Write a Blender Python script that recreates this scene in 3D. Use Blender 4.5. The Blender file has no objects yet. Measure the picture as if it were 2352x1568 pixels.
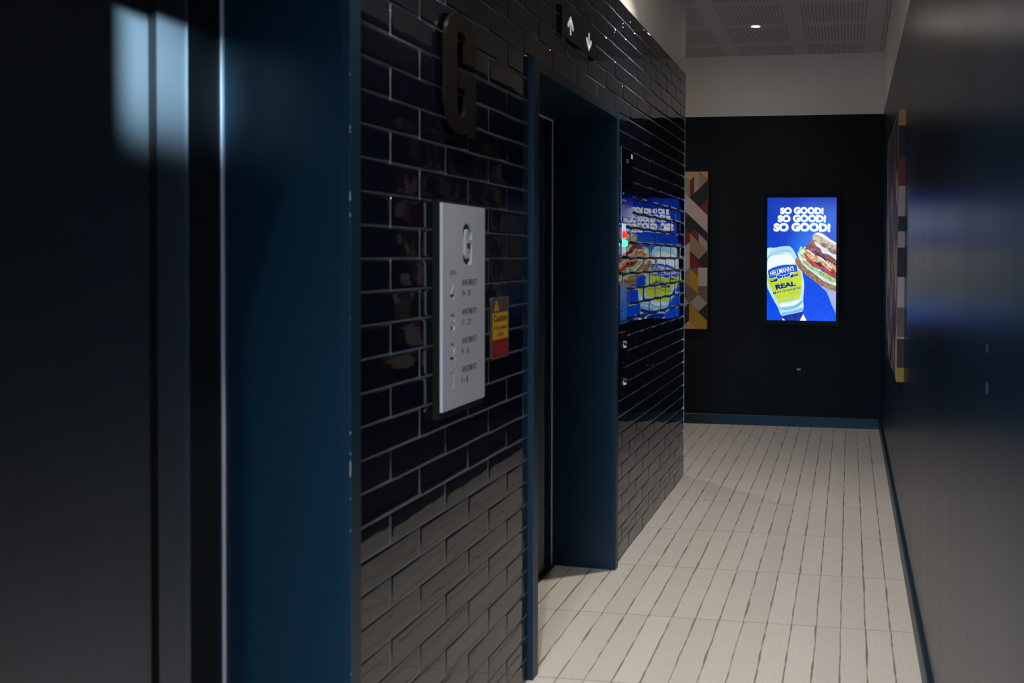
import bpy, bmesh, math, random
from mathutils import Vector, Matrix
SC = bpy.context.scene
COL = SC.collection
R = math.radians

# ------------------------------------------------------------------ camera
cd = bpy.data.cameras.new('camera'); cam = bpy.data.objects.new('camera', cd); COL.objects.link(cam)
YAW, PITCH, ROLL = 0.146576, -0.016789, 0.005433
F_PX, CX, CY = 2073.39, 1644.81, 624.64
cyw, syw = math.cos(YAW), math.sin(YAW)
fwd = Vector((-syw, cyw, 0)); rgt = Vector((cyw, syw, 0)); up = Vector((0, 0, 1))
f2 = fwd * math.cos(PITCH) + up * math.sin(PITCH); u2 = up * math.cos(PITCH) - fwd * math.sin(PITCH)
r3 = rgt * math.cos(ROLL) + u2 * math.sin(ROLL); u3 = u2 * math.cos(ROLL) - rgt * math.sin(ROLL)
m = Matrix((r3, u3, -f2)).transposed().to_4x4(); m.translation = Vector((1.10843, -6.03504, 1.49086))
cam.matrix_world = m
cd.sensor_fit = 'HORIZONTAL'; cd.sensor_width = 36; cd.lens = F_PX / 2352 * 36
cd.shift_x = (1176 - CX) / 2352; cd.shift_y = (CY - 784) / 2352
cd.clip_start = .05
cd.dof.use_dof = True; cd.dof.focus_distance = 7.4; cd.dof.aperture_fstop = 3.9
SC.camera = cam

# ------------------------------------------------------------------ world, exposure
SC.view_settings.view_transform = 'Standard'; SC.view_settings.look = 'None'
SC.view_settings.gamma = 1; SC.view_settings.use_curve_mapping = False
SC.view_settings.exposure = 0.0
w = bpy.data.worlds.new('dusk_sky'); SC.world = w; w.use_nodes = True
bg = w.node_tree.nodes['Background']; bg.inputs[1].default_value = 20.0
# dusk sky over a dark street: dim below the roofline, bright above it
wt = w.node_tree; wc = wt.nodes.new('ShaderNodeTexCoord'); wsx = wt.nodes.new('ShaderNodeSeparateXYZ'); wr = wt.nodes.new('ShaderNodeValToRGB')
wt.links.new(wc.outputs['Generated'], wsx.inputs[0]); wt.links.new(wsx.outputs[2], wr.inputs[0]); wt.links.new(wr.outputs[0], bg.inputs[0])
wr.color_ramp.elements[0].position = .0; wr.color_ramp.elements[0].color = (.012, .03, .05, 1)
wr.color_ramp.elements[1].position = .085; wr.color_ramp.elements[1].color = (.28, .58, 1.0, 1)
DOWNLIGHTS = [(.38, .913, 22, 'round recessed downlight shining in the perforated ceiling before the far wall'),
              (.38, -1.65, 165, 'round recessed downlight in the ceiling outside the far lift doorway'),
              (.38, -4.21, 165, 'round recessed downlight in the ceiling outside the near lift doorway'),
              (.38, -6.77, 500, 'round recessed downlight in the ceiling by the entrance glazing'),
              (-1.2, .95, 55, 'round recessed downlight in the ceiling of the side passage')]
C_LAMP = (1.0, .89, .765)

# ------------------------------------------------------------------ materials
def s2l(c):
    return tuple(((v / 255) / 12.92 if v / 255 <= .04045 else ((v / 255 + .055) / 1.055) ** 2.4) for v in c)
def mat(name, col, rough=.5, metal=0.0, spec=.5, emit=None, es=1.0, coat=0.0):
    m = bpy.data.materials.new(name); m.use_nodes = True
    b = m.node_tree.nodes['Principled BSDF']
    b.inputs['Base Color'].default_value = (*col, 1); b.inputs['Roughness'].default_value = rough
    b.inputs['Metallic'].default_value = metal; b.inputs['Specular IOR Level'].default_value = spec
    b.inputs['Coat Weight'].default_value = coat
    if emit is not None:
        b.inputs['Emission Color'].default_value = (*emit, 1); b.inputs['Emission Strength'].default_value = es
    return m
def N(m, t, **kw):
    n = m.node_tree.nodes.new(t)
    for k, v in kw.items(): setattr(n, k, v)
    return n
def L(m, a, b): m.node_tree.links.new(a, b)
def P(m): return m.node_tree.nodes['Principled BSDF']
def setv(n, **kw):
    for k, v in kw.items(): n.inputs[k].default_value = v
def mth(m, op, a, b=None, c=None):
    n = N(m, 'ShaderNodeMath', operation=op)
    for i, v in enumerate((a, b, c)):
        if v is None: continue
        if isinstance(v, (int, float)): n.inputs[i].default_value = v
        else: L(m, v, n.inputs[i])
    return n.outputs[0]
def coords(m, scale=(1, 1, 1), kind='Object'):
    t = N(m, 'ShaderNodeTexCoord'); mp = N(m, 'ShaderNodeMapping'); mp.inputs['Scale'].default_value = scale
    L(m, t.outputs[kind], mp.inputs[0]); return mp.outputs[0]
def noise(m, scale, detail=3, vec=None, vscale=(1, 1, 1)):
    n = N(m, 'ShaderNodeTexNoise'); n.inputs['Scale'].default_value = scale; n.inputs['Detail'].default_value = detail
    L(m, vec or coords(m, vscale), n.inputs['Vector']); return n
def bump(m, h, strength, dist, chain=None):
    b = N(m, 'ShaderNodeBump'); b.inputs['Strength'].default_value = strength; b.inputs['Distance'].default_value = dist
    L(m, h, b.inputs['Height'])
    if chain: L(m, chain, b.inputs['Normal'])
    L(m, b.outputs[0], P(m).inputs['Normal']); return b.outputs[0]
def mix(m, fac, a, b):
    n = N(m, 'ShaderNodeMix', data_type='RGBA')
    if isinstance(fac, float): n.inputs[0].default_value = fac
    else: L(m, fac, n.inputs[0])
    for s, v in ((6, a), (7, b)):
        if isinstance(v, tuple): n.inputs[s].default_value = (*v, 1)
        else: L(m, v, n.inputs[s])
    return n.outputs[2]
def ramp(m, fac, a, b):
    n = N(m, 'ShaderNodeMapRange'); n.inputs[1].default_value = a; n.inputs[2].default_value = b
    L(m, fac, n.inputs[0]); return n.outputs[0]
def xyz(m):
    t = N(m, 'ShaderNodeTexCoord'); s = N(m, 'ShaderNodeSeparateXYZ'); L(m, t.outputs['Object'], s.inputs[0]); return s.outputs
def speckle(m, base, amp, scale=40, bs=.1, bd=.0005):
    n = noise(m, scale, 4); c2 = tuple(min(1, v * (1 + amp)) for v in base); c1 = tuple(v * (1 - amp) for v in base)
    L(m, mix(m, n.outputs[0], c1, c2), P(m).inputs['Base Color'])
    if bs: bump(m, n.outputs[0], bs, bd)
    return m

M = {}
M['tile'] = mat('navy_glazed_tile', (.0030, .0042, .010), .03, spec=.68)
nz = noise(M['tile'], 7, 1); bump(M['tile'], nz.outputs[0], .35, .0015)
M['grout'] = mat('grey_grout', (.30, .32, .35), .8)
speckle(M['grout'], (.30, .32, .35), .15, 200)
M['teal'] = mat('teal_satin_paint', (.0010, .021, .041), .42)
speckle(M['teal'], (.0010, .021, .041), .08, 60, .12, .0004)
M['chip'] = mat('bare_primer', (.35, .38, .4), .7)
M['navy_wall'] = mat('near_black_navy_paint', (.0012, .0035, .0065), .6, spec=.25)
speckle(M['navy_wall'], (.0012, .0035, .0065), .1, 90, .15, .0004)
M['white_wall'] = mat('off_white_paint', (.78, .75, .73), .7)
speckle(M['white_wall'], (.78, .75, .73), .02, 30, .05, .0004)
# satin wall on the right, with faint vertical roller streaks
M['satin'] = mat('satin_navy_wall', (.0006, .013, .034), .3, spec=.36)
st = noise(M['satin'], 1.0, 5, vscale=(1, 9, .25))
L(M['satin'], mth(M['satin'], 'MULTIPLY_ADD', st.outputs[0], .08, .27), P(M['satin']).inputs['Roughness'])
st2 = noise(M['satin'], 220, 3); bump(M['satin'], st2.outputs[0], .12, .0004)
# floor: 600 x 98 mm planks of pale tile with a hand-cut wavy joint
def floor_mat():
    m = mat('pale_plank_tile', (.6, .56, .5), .42, spec=.4)
    X, Y, Z = xyz(m)
    row = mth(m, 'FLOOR', mth(m, 'DIVIDE', mth(m, 'ADD', Y, .0075), .595))
    fr = mth(m, 'FRACT', mth(m, 'DIVIDE', mth(m, 'ADD', Y, .0075), .595))
    # each long joint wanders with its own noise
    xi = mth(m, 'DIVIDE', mth(m, 'SUBTRACT', X, 1.2825), .0988)
    col0 = mth(m, 'ROUND', xi)
    def nz3(a, b, c, scale, det=2):
        cb = N(m, 'ShaderNodeCombineXYZ')
        for i, v in enumerate((a, b, c)):
            if isinstance(v, (int, float)): cb.inputs[i].default_value = v
            else: L(m, v, cb.inputs[i])
        n = N(m, 'ShaderNodeTexNoise'); setv(n, Scale=scale, Detail=det); L(m, cb.outputs[0], n.inputs['Vector']); return n.outputs[0]
    wob = nz3(mth(m, 'MULTIPLY', col0, 7.31), mth(m, 'ADD', Y, mth(m, 'MULTIPLY', row, 3.7)), 0, 5.0)
    d = mth(m, 'SUBTRACT', mth(m, 'SUBTRACT', xi, col0), mth(m, 'MULTIPLY', mth(m, 'SUBTRACT', wob, .5), .1))
    wid = nz3(mth(m, 'MULTIPLY', col0, 3.17), mth(m, 'ADD', Y, mth(m, 'MULTIPLY', row, 9.1)), 4, 6.5)
    wid = mth(m, 'MULTIPLY_ADD', ramp(m, wid, .4, .72), .042, .008)
    ad = mth(m, 'ABSOLUTE', d)
    jl = mth(m, 'SUBTRACT', 1.0, ramp(m, mth(m, 'SUBTRACT', ad, wid), -.004, .012))
    dc = mth(m, 'MINIMUM', fr, mth(m, 'SUBTRACT', 1.0, fr))
    jc = mth(m, 'SUBTRACT', 1.0, ramp(m, dc, .0012, .0042))
    j = mth(m, 'MAXIMUM', jl, jc)
    colf = mth(m, 'FLOOR', mth(m, 'SUBTRACT', xi, mth(m, 'MULTIPLY', mth(m, 'SUBTRACT', wob, .5), .1)))
    wn = N(m, 'ShaderNodeTexWhiteNoise', noise_dimensions='2D'); cb = N(m, 'ShaderNodeCombineXYZ'); L(m, colf, cb.inputs[0]); L(m, row, cb.inputs[1]); L(m, cb.outputs[0], wn.inputs['Vector'])
    tone = mix(m, wn.outputs['Value'], (.68, .65, .605), (.74, .71, .665))
    g = noise(m, 1.0, 6, vscale=(160, 18, 1))
    tone = mix(m, mth(m, 'MULTIPLY', ramp(m, g.outputs[0], .45, .75), .35), tone, (.54, .50, .46))
    bl = noise(m, 9, 3); tone = mix(m, mth(m, 'MULTIPLY', ramp(m, bl.outputs[0], .5, .8), .25), tone, (.62, .57, .50))
    col = mix(m, j, tone, (.27, .22, .18))
    L(m, col, P(m).inputs['Base Color'])
    L(m, mth(m, 'MULTIPLY_ADD', g.outputs[0], .2, .32), P(m).inputs['Roughness'])
    b1 = bump(m, g.outputs[0], .15, .0006)
    bump(m, mth(m, 'SUBTRACT', 1.0, j), .6, .0015, b1)
    return m
M['floor'] = floor_mat()
# ceiling: plasterboard with square fields of small round perforations
def ceiling_mat():
    m = mat('perforated_plasterboard', (.50, .49, .50), .8)
    X, Y, Z = xyz(m)
    def field(v, c0):
        k = mth(m, 'FRACT', mth(m, 'DIVIDE', mth(m, 'SUBTRACT', v, c0), .605))
        return mth(m, 'MULTIPLY', k, .605)
    fx = field(X, .135); fy = field(Y, .35)
    inx = mth(m, 'MULTIPLY', mth(m, 'GREATER_THAN', fx, 0.0), mth(m, 'LESS_THAN', fx, .485))
    iny = mth(m, 'LESS_THAN', fy, .505)
    def cell(v, p):
        return mth(m, 'MULTIPLY', mth(m, 'SUBTRACT', mth(m, 'FRACT', mth(m, 'DIVIDE', v, p)), .5), p)
    cx_, cy_ = cell(fx, .0255), cell(fy, .0195)
    dd = mth(m, 'SQRT', mth(m, 'ADD', mth(m, 'MULTIPLY', cx_, cx_), mth(m, 'MULTIPLY', cy_, cy_)))
    hole = mth(m, 'LESS_THAN', dd, .0058)
    h = mth(m, 'MULTIPLY', hole, mth(m, 'MULTIPLY', inx, iny))
    L(m, mix(m, h, (.50, .49, .50), (.17, .16, .165)), P(m).inputs['Base Color'])
    bump(m, mth(m, 'SUBTRACT', 1.0, h), .5, .002)
    return m
M['ceiling'] = ceiling_mat()
M['steel'] = mat('brushed_dark_steel', (.15, .165, .18), .6, 1.0)
P(M['steel']).inputs['Anisotropic'].default_value = .85
tg = N(M['steel'], 'ShaderNodeCombineXYZ'); tg.inputs[1].default_value = 1; L(M['steel'], tg.outputs[0], P(M['steel']).inputs['Tangent'])
hl = noise(M['steel'], 1, 4, vscale=(3, 700, 3)); bump(M['steel'], hl.outputs[0], .05, .0002)
M['jambpaint'] = mat('dark_satin_metal', (.012, .016, .02), .35, .4)
M['bead'] = mat('bright_steel_bead', (.75, .8, .85), .25, 1.0)
M['pale_bead'] = mat('pale_edge_bead', (.7, .75, .8), .4)
M['chrome'] = mat('chrome', (.85, .85, .85), .08, 1.0)
M['mirror'] = mat('dark_mirror_steel', (.16, .17, .19), .12, 1.0)
M['black'] = mat('black_plastic', (.002, .002, .0025), .3, spec=.1)
M['matt'] = mat('matt_black', (.003, .003, .003), .8)
M['gloss'] = mat('gloss_black_acrylic', (.003, .003, .004), .05)
M['bronze'] = mat('dark_bronze', (.018, .014, .010), .4, .6)
M['boardwhite'] = mat('white_acrylic', (.52, .56, .62), .35)
M['ink'] = mat('dark_grey_ink', (.03, .03, .035), .6)
M['signblue'] = mat('sign_blue', (.01, .12, .3), .12)
M['signline'] = mat('sign_pale_blue', (.1, .4, .62), .3)
M['grey'] = mat('grey_plate', (.16, .14, .13), .4, .5)
M['yellow'] = mat('warning_yellow', (.75, .42, .005), .45)
M['red'] = mat('warning_red', (.32, .008, .006), .45)
M['redtext'] = mat('faded_red_text', (.45, .05, .04), .5)
M['blackink'] = mat('black_ink', (.01, .01, .01), .6)
M['arrow'] = mat('glowing_white_arrow', (.8, .8, .78), .3, emit=(1, .98, .95), es=.35)  # faint emission added to brighten the white of the arrows
M['redlamp'] = mat('red_lamp', (.5, .01, .005), .2, emit=(1, .05, .02), es=.8)
M['greenlamp'] = mat('green_lamp', (.05, .5, .2), .2, emit=(.05, 1, .35), es=3.0)
M['lampface'] = mat('downlight_lens', (1, 1, 1), .3, emit=C_LAMP, es=260)
M['trim_white'] = mat('white_bezel', (.7, .7, .7), .4)
M['pale_mark'] = mat('pale_wall_mark', (.09, .10, .11), .5)  # small pale marks on the right wall
M['label'] = mat('pale_label', (.5, .5, .52), .5)

# ------------------------------------------------------------------ mesh helpers
class MB:
    def __init__(s): s.v = []; s.f = []; s.mi = []; s.mats = []; s.sm = []
    def m(s, name):
        if name not in s.mats: s.mats.append(name)
        return s.mats.index(name)
    def face(s, pts, mn, smooth=False):
        b = len(s.v); s.v += [tuple(p) for p in pts]; s.f.append(tuple(range(b, b + len(pts)))); s.mi.append(s.m(mn)); s.sm.append(smooth)
    def add(s, vs, fs, mn, smooth=False):
        b = len(s.v); s.v += [tuple(p) for p in vs]; k = s.m(mn)
        for f in fs: s.f.append(tuple(b + i for i in f)); s.mi.append(k); s.sm.append(smooth)
    def box(s, x0, x1, y0, y1, z0, z1, mn, bev=0.0):
        if bev <= 0:
            v = [(x, y, z) for x in (x0, x1) for y in (y0, y1) for z in (z0, z1)]
            s.add(v, [(0, 1, 3, 2), (4, 6, 7, 5), (0, 4, 5, 1), (2, 3, 7, 6), (0, 2, 6, 4), (1, 5, 7, 3)], mn); return
        bm = bmesh.new(); bmesh.ops.create_cube(bm, size=1)
        for v in bm.verts:
            v.co = Vector(((x0 + x1) / 2 + v.co.x * (x1 - x0), (y0 + y1) / 2 + v.co.y * (y1 - y0), (z0 + z1) / 2 + v.co.z * (z1 - z0)))
        bmesh.ops.bevel(bm, geom=bm.edges[:], offset=bev, segments=2, affect='EDGES', profile=.7)
        s.bm(bm, mn)
    def bm(s, bm, mn, smooth=False, mtx=None):
        bm.verts.ensure_lookup_table(); bm.verts.index_update()
        s.add([(mtx @ v.co if mtx else v.co) for v in bm.verts], [tuple(v.index for v in f.verts) for f in bm.faces], mn, smooth); bm.free()
    def lathe(s, prof, mtx, mn, n=32, smooth=True):
        """profile of (radius, height) turned round local Z"""
        vs, fs = [], []
        for r, h in prof:
            for i in range(n):
                a = 2 * math.pi * i / n; vs.append(mtx @ Vector((r * math.cos(a), r * math.sin(a), h)))
        for k in range(len(prof) - 1):
            for i in range(n):
                j = (i + 1) % n; fs.append((k * n + i, k * n + j, (k + 1) * n + j, (k + 1) * n + i))
        if prof[0][0] > 1e-5: fs.append(tuple(range(n))[::-1])
        if prof[-1][0] > 1e-5: fs.append(tuple((len(prof) - 1) * n + i for i in range(n)))
        s.add(vs, fs, mn, smooth)
    def build(s, name, parent=None, origin=None):
        me = bpy.data.meshes.new(name)
        o0 = Vector(origin) if origin else Vector((0, 0, 0))
        if parent is not None and origin is None: o0 = parent.matrix_world.translation.copy() if False else Vector(parent['_o'])
        me.from_pydata([tuple(Vector(v) - o0) for v in s.v], [], s.f)
        for n_ in s.mats: me.materials.append(M[n_])
        me.polygons.foreach_set('material_index', s.mi); me.polygons.foreach_set('use_smooth', s.sm); me.update()
        bm = bmesh.new(); bm.from_mesh(me); bmesh.ops.remove_doubles(bm, verts=bm.verts, dist=1e-6) if len(bm.verts) < 60000 else None
        bm.to_mesh(me); bm.free()
        o = bpy.data.objects.new(name, me); COL.objects.link(o)
        if parent is not None: o.parent = parent
        if parent is None: o.location = o0
        o['_o'] = tuple(o0)
        return o
def empty(name, loc, parent=None):
    o = bpy.data.objects.new(name, None); COL.objects.link(o); o.empty_display_size = .1
    o.location = loc; o['_o'] = tuple(loc); return o
def tag(o, label=None, cat=None, group=None, kind=None):
    if label: o['label'] = label
    if cat: o['category'] = cat
    if group: o['group'] = group
    if kind: o['kind'] = kind
    return o
def rrect(w, h, r, n=6, cx=0, cy=0):
    p = []
    for (sx, sy, a0) in ((1, 1, 0), (-1, 1, 90), (-1, -1, 180), (1, -1, 270)):
        for i in range(n + 1):
            a = R(a0 + 90 * i / n); p.append((cx + sx * (w / 2 - r) + r * math.cos(a), cy + sy * (h / 2 - r) + r * math.sin(a)))
    return p
# 2D drawing placed on a plane: origin o, axis a (drawing x), axis b (drawing y), normal n
class Plane:
    def __init__(s, o, a, b):
        s.o = Vector(o); s.a = Vector(a); s.b = Vector(b); s.n = s.a.cross(s.b).normalized()
    def at(s, x, y, h=0): return s.o + s.a * x + s.b * y + s.n * h
def left_plane(y0, z0, x):                   # facing +X: drawing x runs along +Y
    return Plane((x, y0, z0), (0, 1, 0), (0, 0, 1))
def poly(mb, pl, pts, mn, h=0.0, h0=None):
    """filled outline; with h0 given it is a solid slab from h0 up to h"""
    mb.face([pl.at(x, y, h) for x, y in pts], mn)
    if h0 is not None:
        n = len(pts)
        for i in range(n):
            a, b = pts[i], pts[(i + 1) % n]
            mb.face([pl.at(*a, h0), pl.at(*b, h0), pl.at(*b, h), pl.at(*a, h)], mn)
def area2(p): return sum(p[i][0] * p[(i + 1) % len(p)][1] - p[(i + 1) % len(p)][0] * p[i][1] for i in range(len(p)))
def text2d(s, size=1.0, bold=0.0, shear=0.0, sx=1.0, space=1.0):
    """letter outlines as flat faces, width and height returned"""
    c = bpy.data.curves.new('t', 'FONT'); c.body = s; c.size = size; c.offset = bold; c.shear = shear; c.space_character = space; c.resolution_u = 4
    o = bpy.data.objects.new('t', c); COL.objects.link(o); dg = bpy.context.evaluated_depsgraph_get(); dg.update()
    me = o.evaluated_get(dg).to_mesh(); vs = [(v.co.x * sx, v.co.y) for v in me.vertices]; fs = [tuple(p.vertices) for p in me.polygons]
    o.evaluated_get(dg).to_mesh_clear(); bpy.data.objects.remove(o); bpy.data.curves.remove(c)
    x0 = min(v[0] for v in vs); x1 = max(v[0] for v in vs); y0 = min(v[1] for v in vs); y1 = max(v[1] for v in vs)
    return vs, fs, (x0, x1, y0, y1)
def put_text(mb, pl, s, box, mn, h, bold=0.0, warp=None, shear=0.0, space=1.0):
    """fit the string into box (x0, x1, y0, y1) of the drawing, then lay it on the plane"""
    vs, fs, (a, b, c, d) = text2d(s, 1.0, bold, shear, 1.0, space)
    X0, X1, Y0, Y1 = box
    out = []
    for x, y in vs:
        u, v = X0 + (x - a) / (b - a) * (X1 - X0), Y0 + (y - c) / (d - c) * (Y1 - Y0)
        if warp: u, v = warp(u, v)
        out.append(pl.at(u, v, h))
    mb.add(out, fs, mn)

# ------------------------------------------------------------------ the room
RW, RH, CEIL, PAINT = 1.39, .078, 3.268, 2.73
FAR, BACK, LEFTX = 1.928, -8.6, -3.2
random.seed(4)
# lift openings: outer edge of the painted frame (y0, y1), top
OPEN = [(-5.318, -4.141), (-3.016, -1.839)]; OTOP = 2.184
def rects_minus(y0, y1, z0, z1):
    out = [(y0, y1, z0, z1)]
    for a, b in OPEN:
        nx = []
        for r in out:
            if r[2] < OTOP - .002 and r[1] > a and r[0] < b:
                if r[0] < a: nx.append((r[0], a, r[2], r[3]))
                if r[1] > b: nx.append((b, r[1], r[2], r[3]))
            else: nx.append(r)
        out = nx
    return [r for r in out if r[1] - r[0] > .006]
def tiled_wall():
    mb = MB(); g = .0019
    for row in range(35):
        j = 0 if row % 2 else 1                # (joint + row) is odd
        ys = [0.0]; k = j - 2
        while True:
            y = -(1.1903 + k) * .1515; k += 2
            if y >= -.004: continue
            ys.append(y)
            if y < BACK: break
        ys[-1] = BACK
        for i in range(len(ys) - 1):
            for (y0, y1, z0, z1) in rects_minus(ys[i + 1], ys[i], row * RH, (row + 1) * RH):
                ty, tz, dx = random.gauss(0, .0022), random.gauss(0, .0028), random.gauss(0, .00012)
                bow = random.gauss(.00005, .00012)
                cy_, cz_ = (y0 + y1) / 2, (z0 + z1) / 2
                rings = []
                for ins, x in ((g, -.005), (g + .0002, -.0020), (g + .0008, -.0010), (g + .0018, -.0004), (g + .0034, -.00008), (g + .008, 0.0), (g + .02, bow)):
                    r = []
                    for sy, sz in ((0, 0), (1, 0), (1, 1), (0, 1)):
                        iy = min(ins, (y1 - y0) * .45); iz = min(ins, (z1 - z0) * .45)
                        yy = (y1 - iy) if sy else (y0 + iy); zz = (z1 - iz) if sz else (z0 + iz)
                        r.append((x + dx + ty * (yy - cy_) + tz * (zz - cz_), yy, zz))
                    rings.append(r)
                vs = [p for r in rings for p in r]; fs = []
                for q in range(len(rings) - 1):
                    for e in range(4):
                        a, b = q * 4 + e, q * 4 + (e + 1) % 4; fs.append((a, b, b + 4, a + 4))
                t = (len(rings) - 1) * 4; fs.append((t, t + 1, t + 2, t + 3))
                mb.add(vs, fs, 'tile', True)
    # body of the wall behind the tiles (grout shows), around the two openings, and the paint above
    T = -.24
    def slab(y0, y1, z0, z1, mn): mb.box(T, -.0022, y0, y1, z0, z1, mn)
    ys = [BACK, OPEN[0][0], OPEN[0][1], OPEN[1][0], OPEN[1][1], -.004]
    for i in range(5):
        slab(ys[i], ys[i + 1], 0 if i % 2 == 0 else OTOP, PAINT, 'grout')
    mb.box(T, -.001, BACK, 0, PAINT, CEIL, 'white_wall')
    mb.box(T, -.0035, -.004, -.0005, 0, PAINT, 'navy_wall')
    o = mb.build('wall_left'); tag(o, kind='structure'); return o
tiled_wall()
# metal edge trim closing the tiles at the corner
mb = MB(); mb.box(-.012, .0015, -.0005, .002, 0, PAINT, 'bead'); tag(mb.build('trim_1'), kind='structure')

mb = MB(); mb.box(LEFTX, RW, BACK - .2, FAR, -.12, 0, 'floor'); tag(mb.build('floor'), kind='structure')
mb = MB(); mb.box(LEFTX, RW, BACK, FAR, CEIL, CEIL + .1, 'ceiling'); tag(mb.build('ceiling'), kind='structure')
mb = MB()
mb.box(LEFTX - .15, RW + .15, FAR, FAR + .15, 0, 2.737, 'navy_wall'); mb.box(LEFTX - .15, RW + .15, FAR, FAR + .15, 2.737, CEIL + .1, 'white_wall')
tag(mb.build('wall_far'), kind='structure')
mb = MB()
yj = [BACK, -3.432, FAR]
for a, b in ((BACK, -5.852), (-5.852, -3.432), (-3.432, -1.0), (-1.0, FAR)):
    mb.box(RW, RW + .15, a + .0006, b - .0006, 0, 2.737, 'satin')
mb.box(RW + .004, RW + .15, BACK, FAR, 0, 2.737, 'navy_wall')
mb.box(RW - .001, RW + .15, BACK, FAR, 2.737, CEIL + .1, 'white_wall')
for y, z, s_ in ((-4.068, 1.837, .005), (-4.118, 1.306, .005), (-4.123, 1.224, .007), (-3.86, .602, .006)):
    mb.box(RW - .0004, RW, y - s_, y + s_, z - s_ * 1.6, z + s_ * 1.6, 'pale_mark')
tag(mb.build('wall_right'), kind='structure')
# baseboards with a chamfered top
def baseboard(name, a, b, inward, h=.1, t=.018):
    mb = MB(); a = Vector(a); b = Vector(b); n = Vector(inward)
    prof = [(0, 0), (t, 0), (t, h - .006), (t - .004, h), (0, h)]
    for i in range(len(prof)):
        p, q = prof[i], prof[(i + 1) % len(prof)]
        mb.face([a + n * p[0] + Vector((0, 0, p[1])), b + n * p[0] + Vector((0, 0, p[1])), b + n * q[0] + Vector((0, 0, q[1])), a + n * q[0] + Vector((0, 0, q[1]))], 'teal')
    for e in (a, b): mb.face([e + n * p[0] + Vector((0, 0, p[1])) for p in prof], 'teal')
    tag(mb.build(name), kind='structure')
baseboard('baseboard_right', (RW, BACK, 0), (RW, FAR - .018, 0), (-1, 0, 0))
baseboard('baseboard_far', (LEFTX, FAR, 0), (RW, FAR, 0), (0, -1, 0), h=.092)
# end of the side passage
mb = MB(); mb.box(LEFTX - .15, LEFTX, -.24, FAR, 0, CEIL + .1, 'white_wall'); tag(mb.build('wall_passage'), kind='structure')
mb = MB(); mb.box(LEFTX - .15, -.24, -.15, 0, 0, CEIL + .1, 'white_wall'); tag(mb.build('wall_side'), kind='structure')
# glazed entrance end behind the viewer: wall with a tall window to the dusk outside
mb = MB()
wx0, wx1, wz1 = .1, 1.36, 2.6
mb.box(-.4, wx0, BACK - .15, BACK, 0, CEIL + .1, 'white_wall'); mb.box(wx1, RW + .15, BACK - .15, BACK, 0, CEIL + .1, 'white_wall')
mb.box(wx0, wx1, BACK - .15, BACK, wz1, CEIL + .1, 'white_wall')
tag(mb.build('wall_back'), kind='structure')
mb = MB()
for x in (wx0 + .03, (wx0 + wx1) / 2, wx1 - .03): mb.box(x - .03, x + .03, BACK - .12, BACK - .05, 0, wz1, 'black')
for z in (.03, 2.1, wz1 - .03): mb.box(wx0, wx1, BACK - .12, BACK - .05, z - .03, z + .03, 'black')
tag(mb.build('window_1'), kind='structure')

# ------------------------------------------------------------------ downlights
def downlight(x, y, power, label):
    t = empty('downlight', (x, y, CEIL)); tag(t, label, 'ceiling light', 'recessed downlights')
    mt = Matrix.Translation((x, y, CEIL))
    a = MB(); a.lathe([(.030, -.002), (.034, -.005), (.046, -.004), (.048, 0)], mt, 'trim_white'); a.build('bezel', t)
    b = MB(); b.lathe([(.0001, -.006), (.018, -.0045), (.029, -.001), (.030, 0)], mt, 'lampface'); b.build('lens', t)
    ld = bpy.data.lights.new('downlight_beam', 'SPOT'); ld.energy = power; ld.color = C_LAMP; ld.spot_size = R(130 if y > 0 or y < -6 else 90); ld.spot_blend = 1.0; ld.shadow_soft_size = .03
    lo = bpy.data.objects.new('downlight_beam', ld); COL.objects.link(lo); lo.parent = t; lo.location = (0, 0, -.03)
for d in DOWNLIGHTS: downlight(*d)

# added unseen cool-white spotlight that makes the highlight on the near lift door
sp = Vector((.79, -7.15, 2.52)); aim = (Vector((-.34, -4.47, 1.90)) - sp).normalized()
t = empty('added_spotlight', (sp.x, sp.y, CEIL)); tag(t, 'added unseen cool white spotlight behind the viewer, aimed at the near lift', 'spotlight')
b = MB(); b.lathe([(.045, -.02), (.045, 0)], Matrix.Translation((sp.x, sp.y, CEIL)), 'trim_white'); b.lathe([(.008, -(CEIL - sp.z) + .03), (.008, -.02)], Matrix.Translation((sp.x, sp.y, CEIL)), 'trim_white', 12); b.build('stem', t)
q = aim.to_track_quat('Z', 'Y').to_matrix().to_4x4()
b = MB(); b.lathe([(.0001, -.11), (.034, -.105), (.038, -.02), (.038, 0), (.033, 0), (.031, -.02), (.0001, -.022)], Matrix.Translation(sp) @ q, 'trim_white'); b.build('head', t)
ld = bpy.data.lights.new('added_spot_beam', 'SPOT'); ld.energy = 1800; ld.color = (.50, .78, 1.0); ld.spot_size = R(7.6); ld.spot_blend = 1.0; ld.shadow_soft_size = .03
lo = bpy.data.objects.new('added_spot_beam', ld); COL.objects.link(lo); lo.parent = t; lo.location = sp + aim * .012 - Vector((sp.x, sp.y, CEIL)); lo.rotation_euler = aim.to_track_quat('-Z', 'Y').to_euler()

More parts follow.
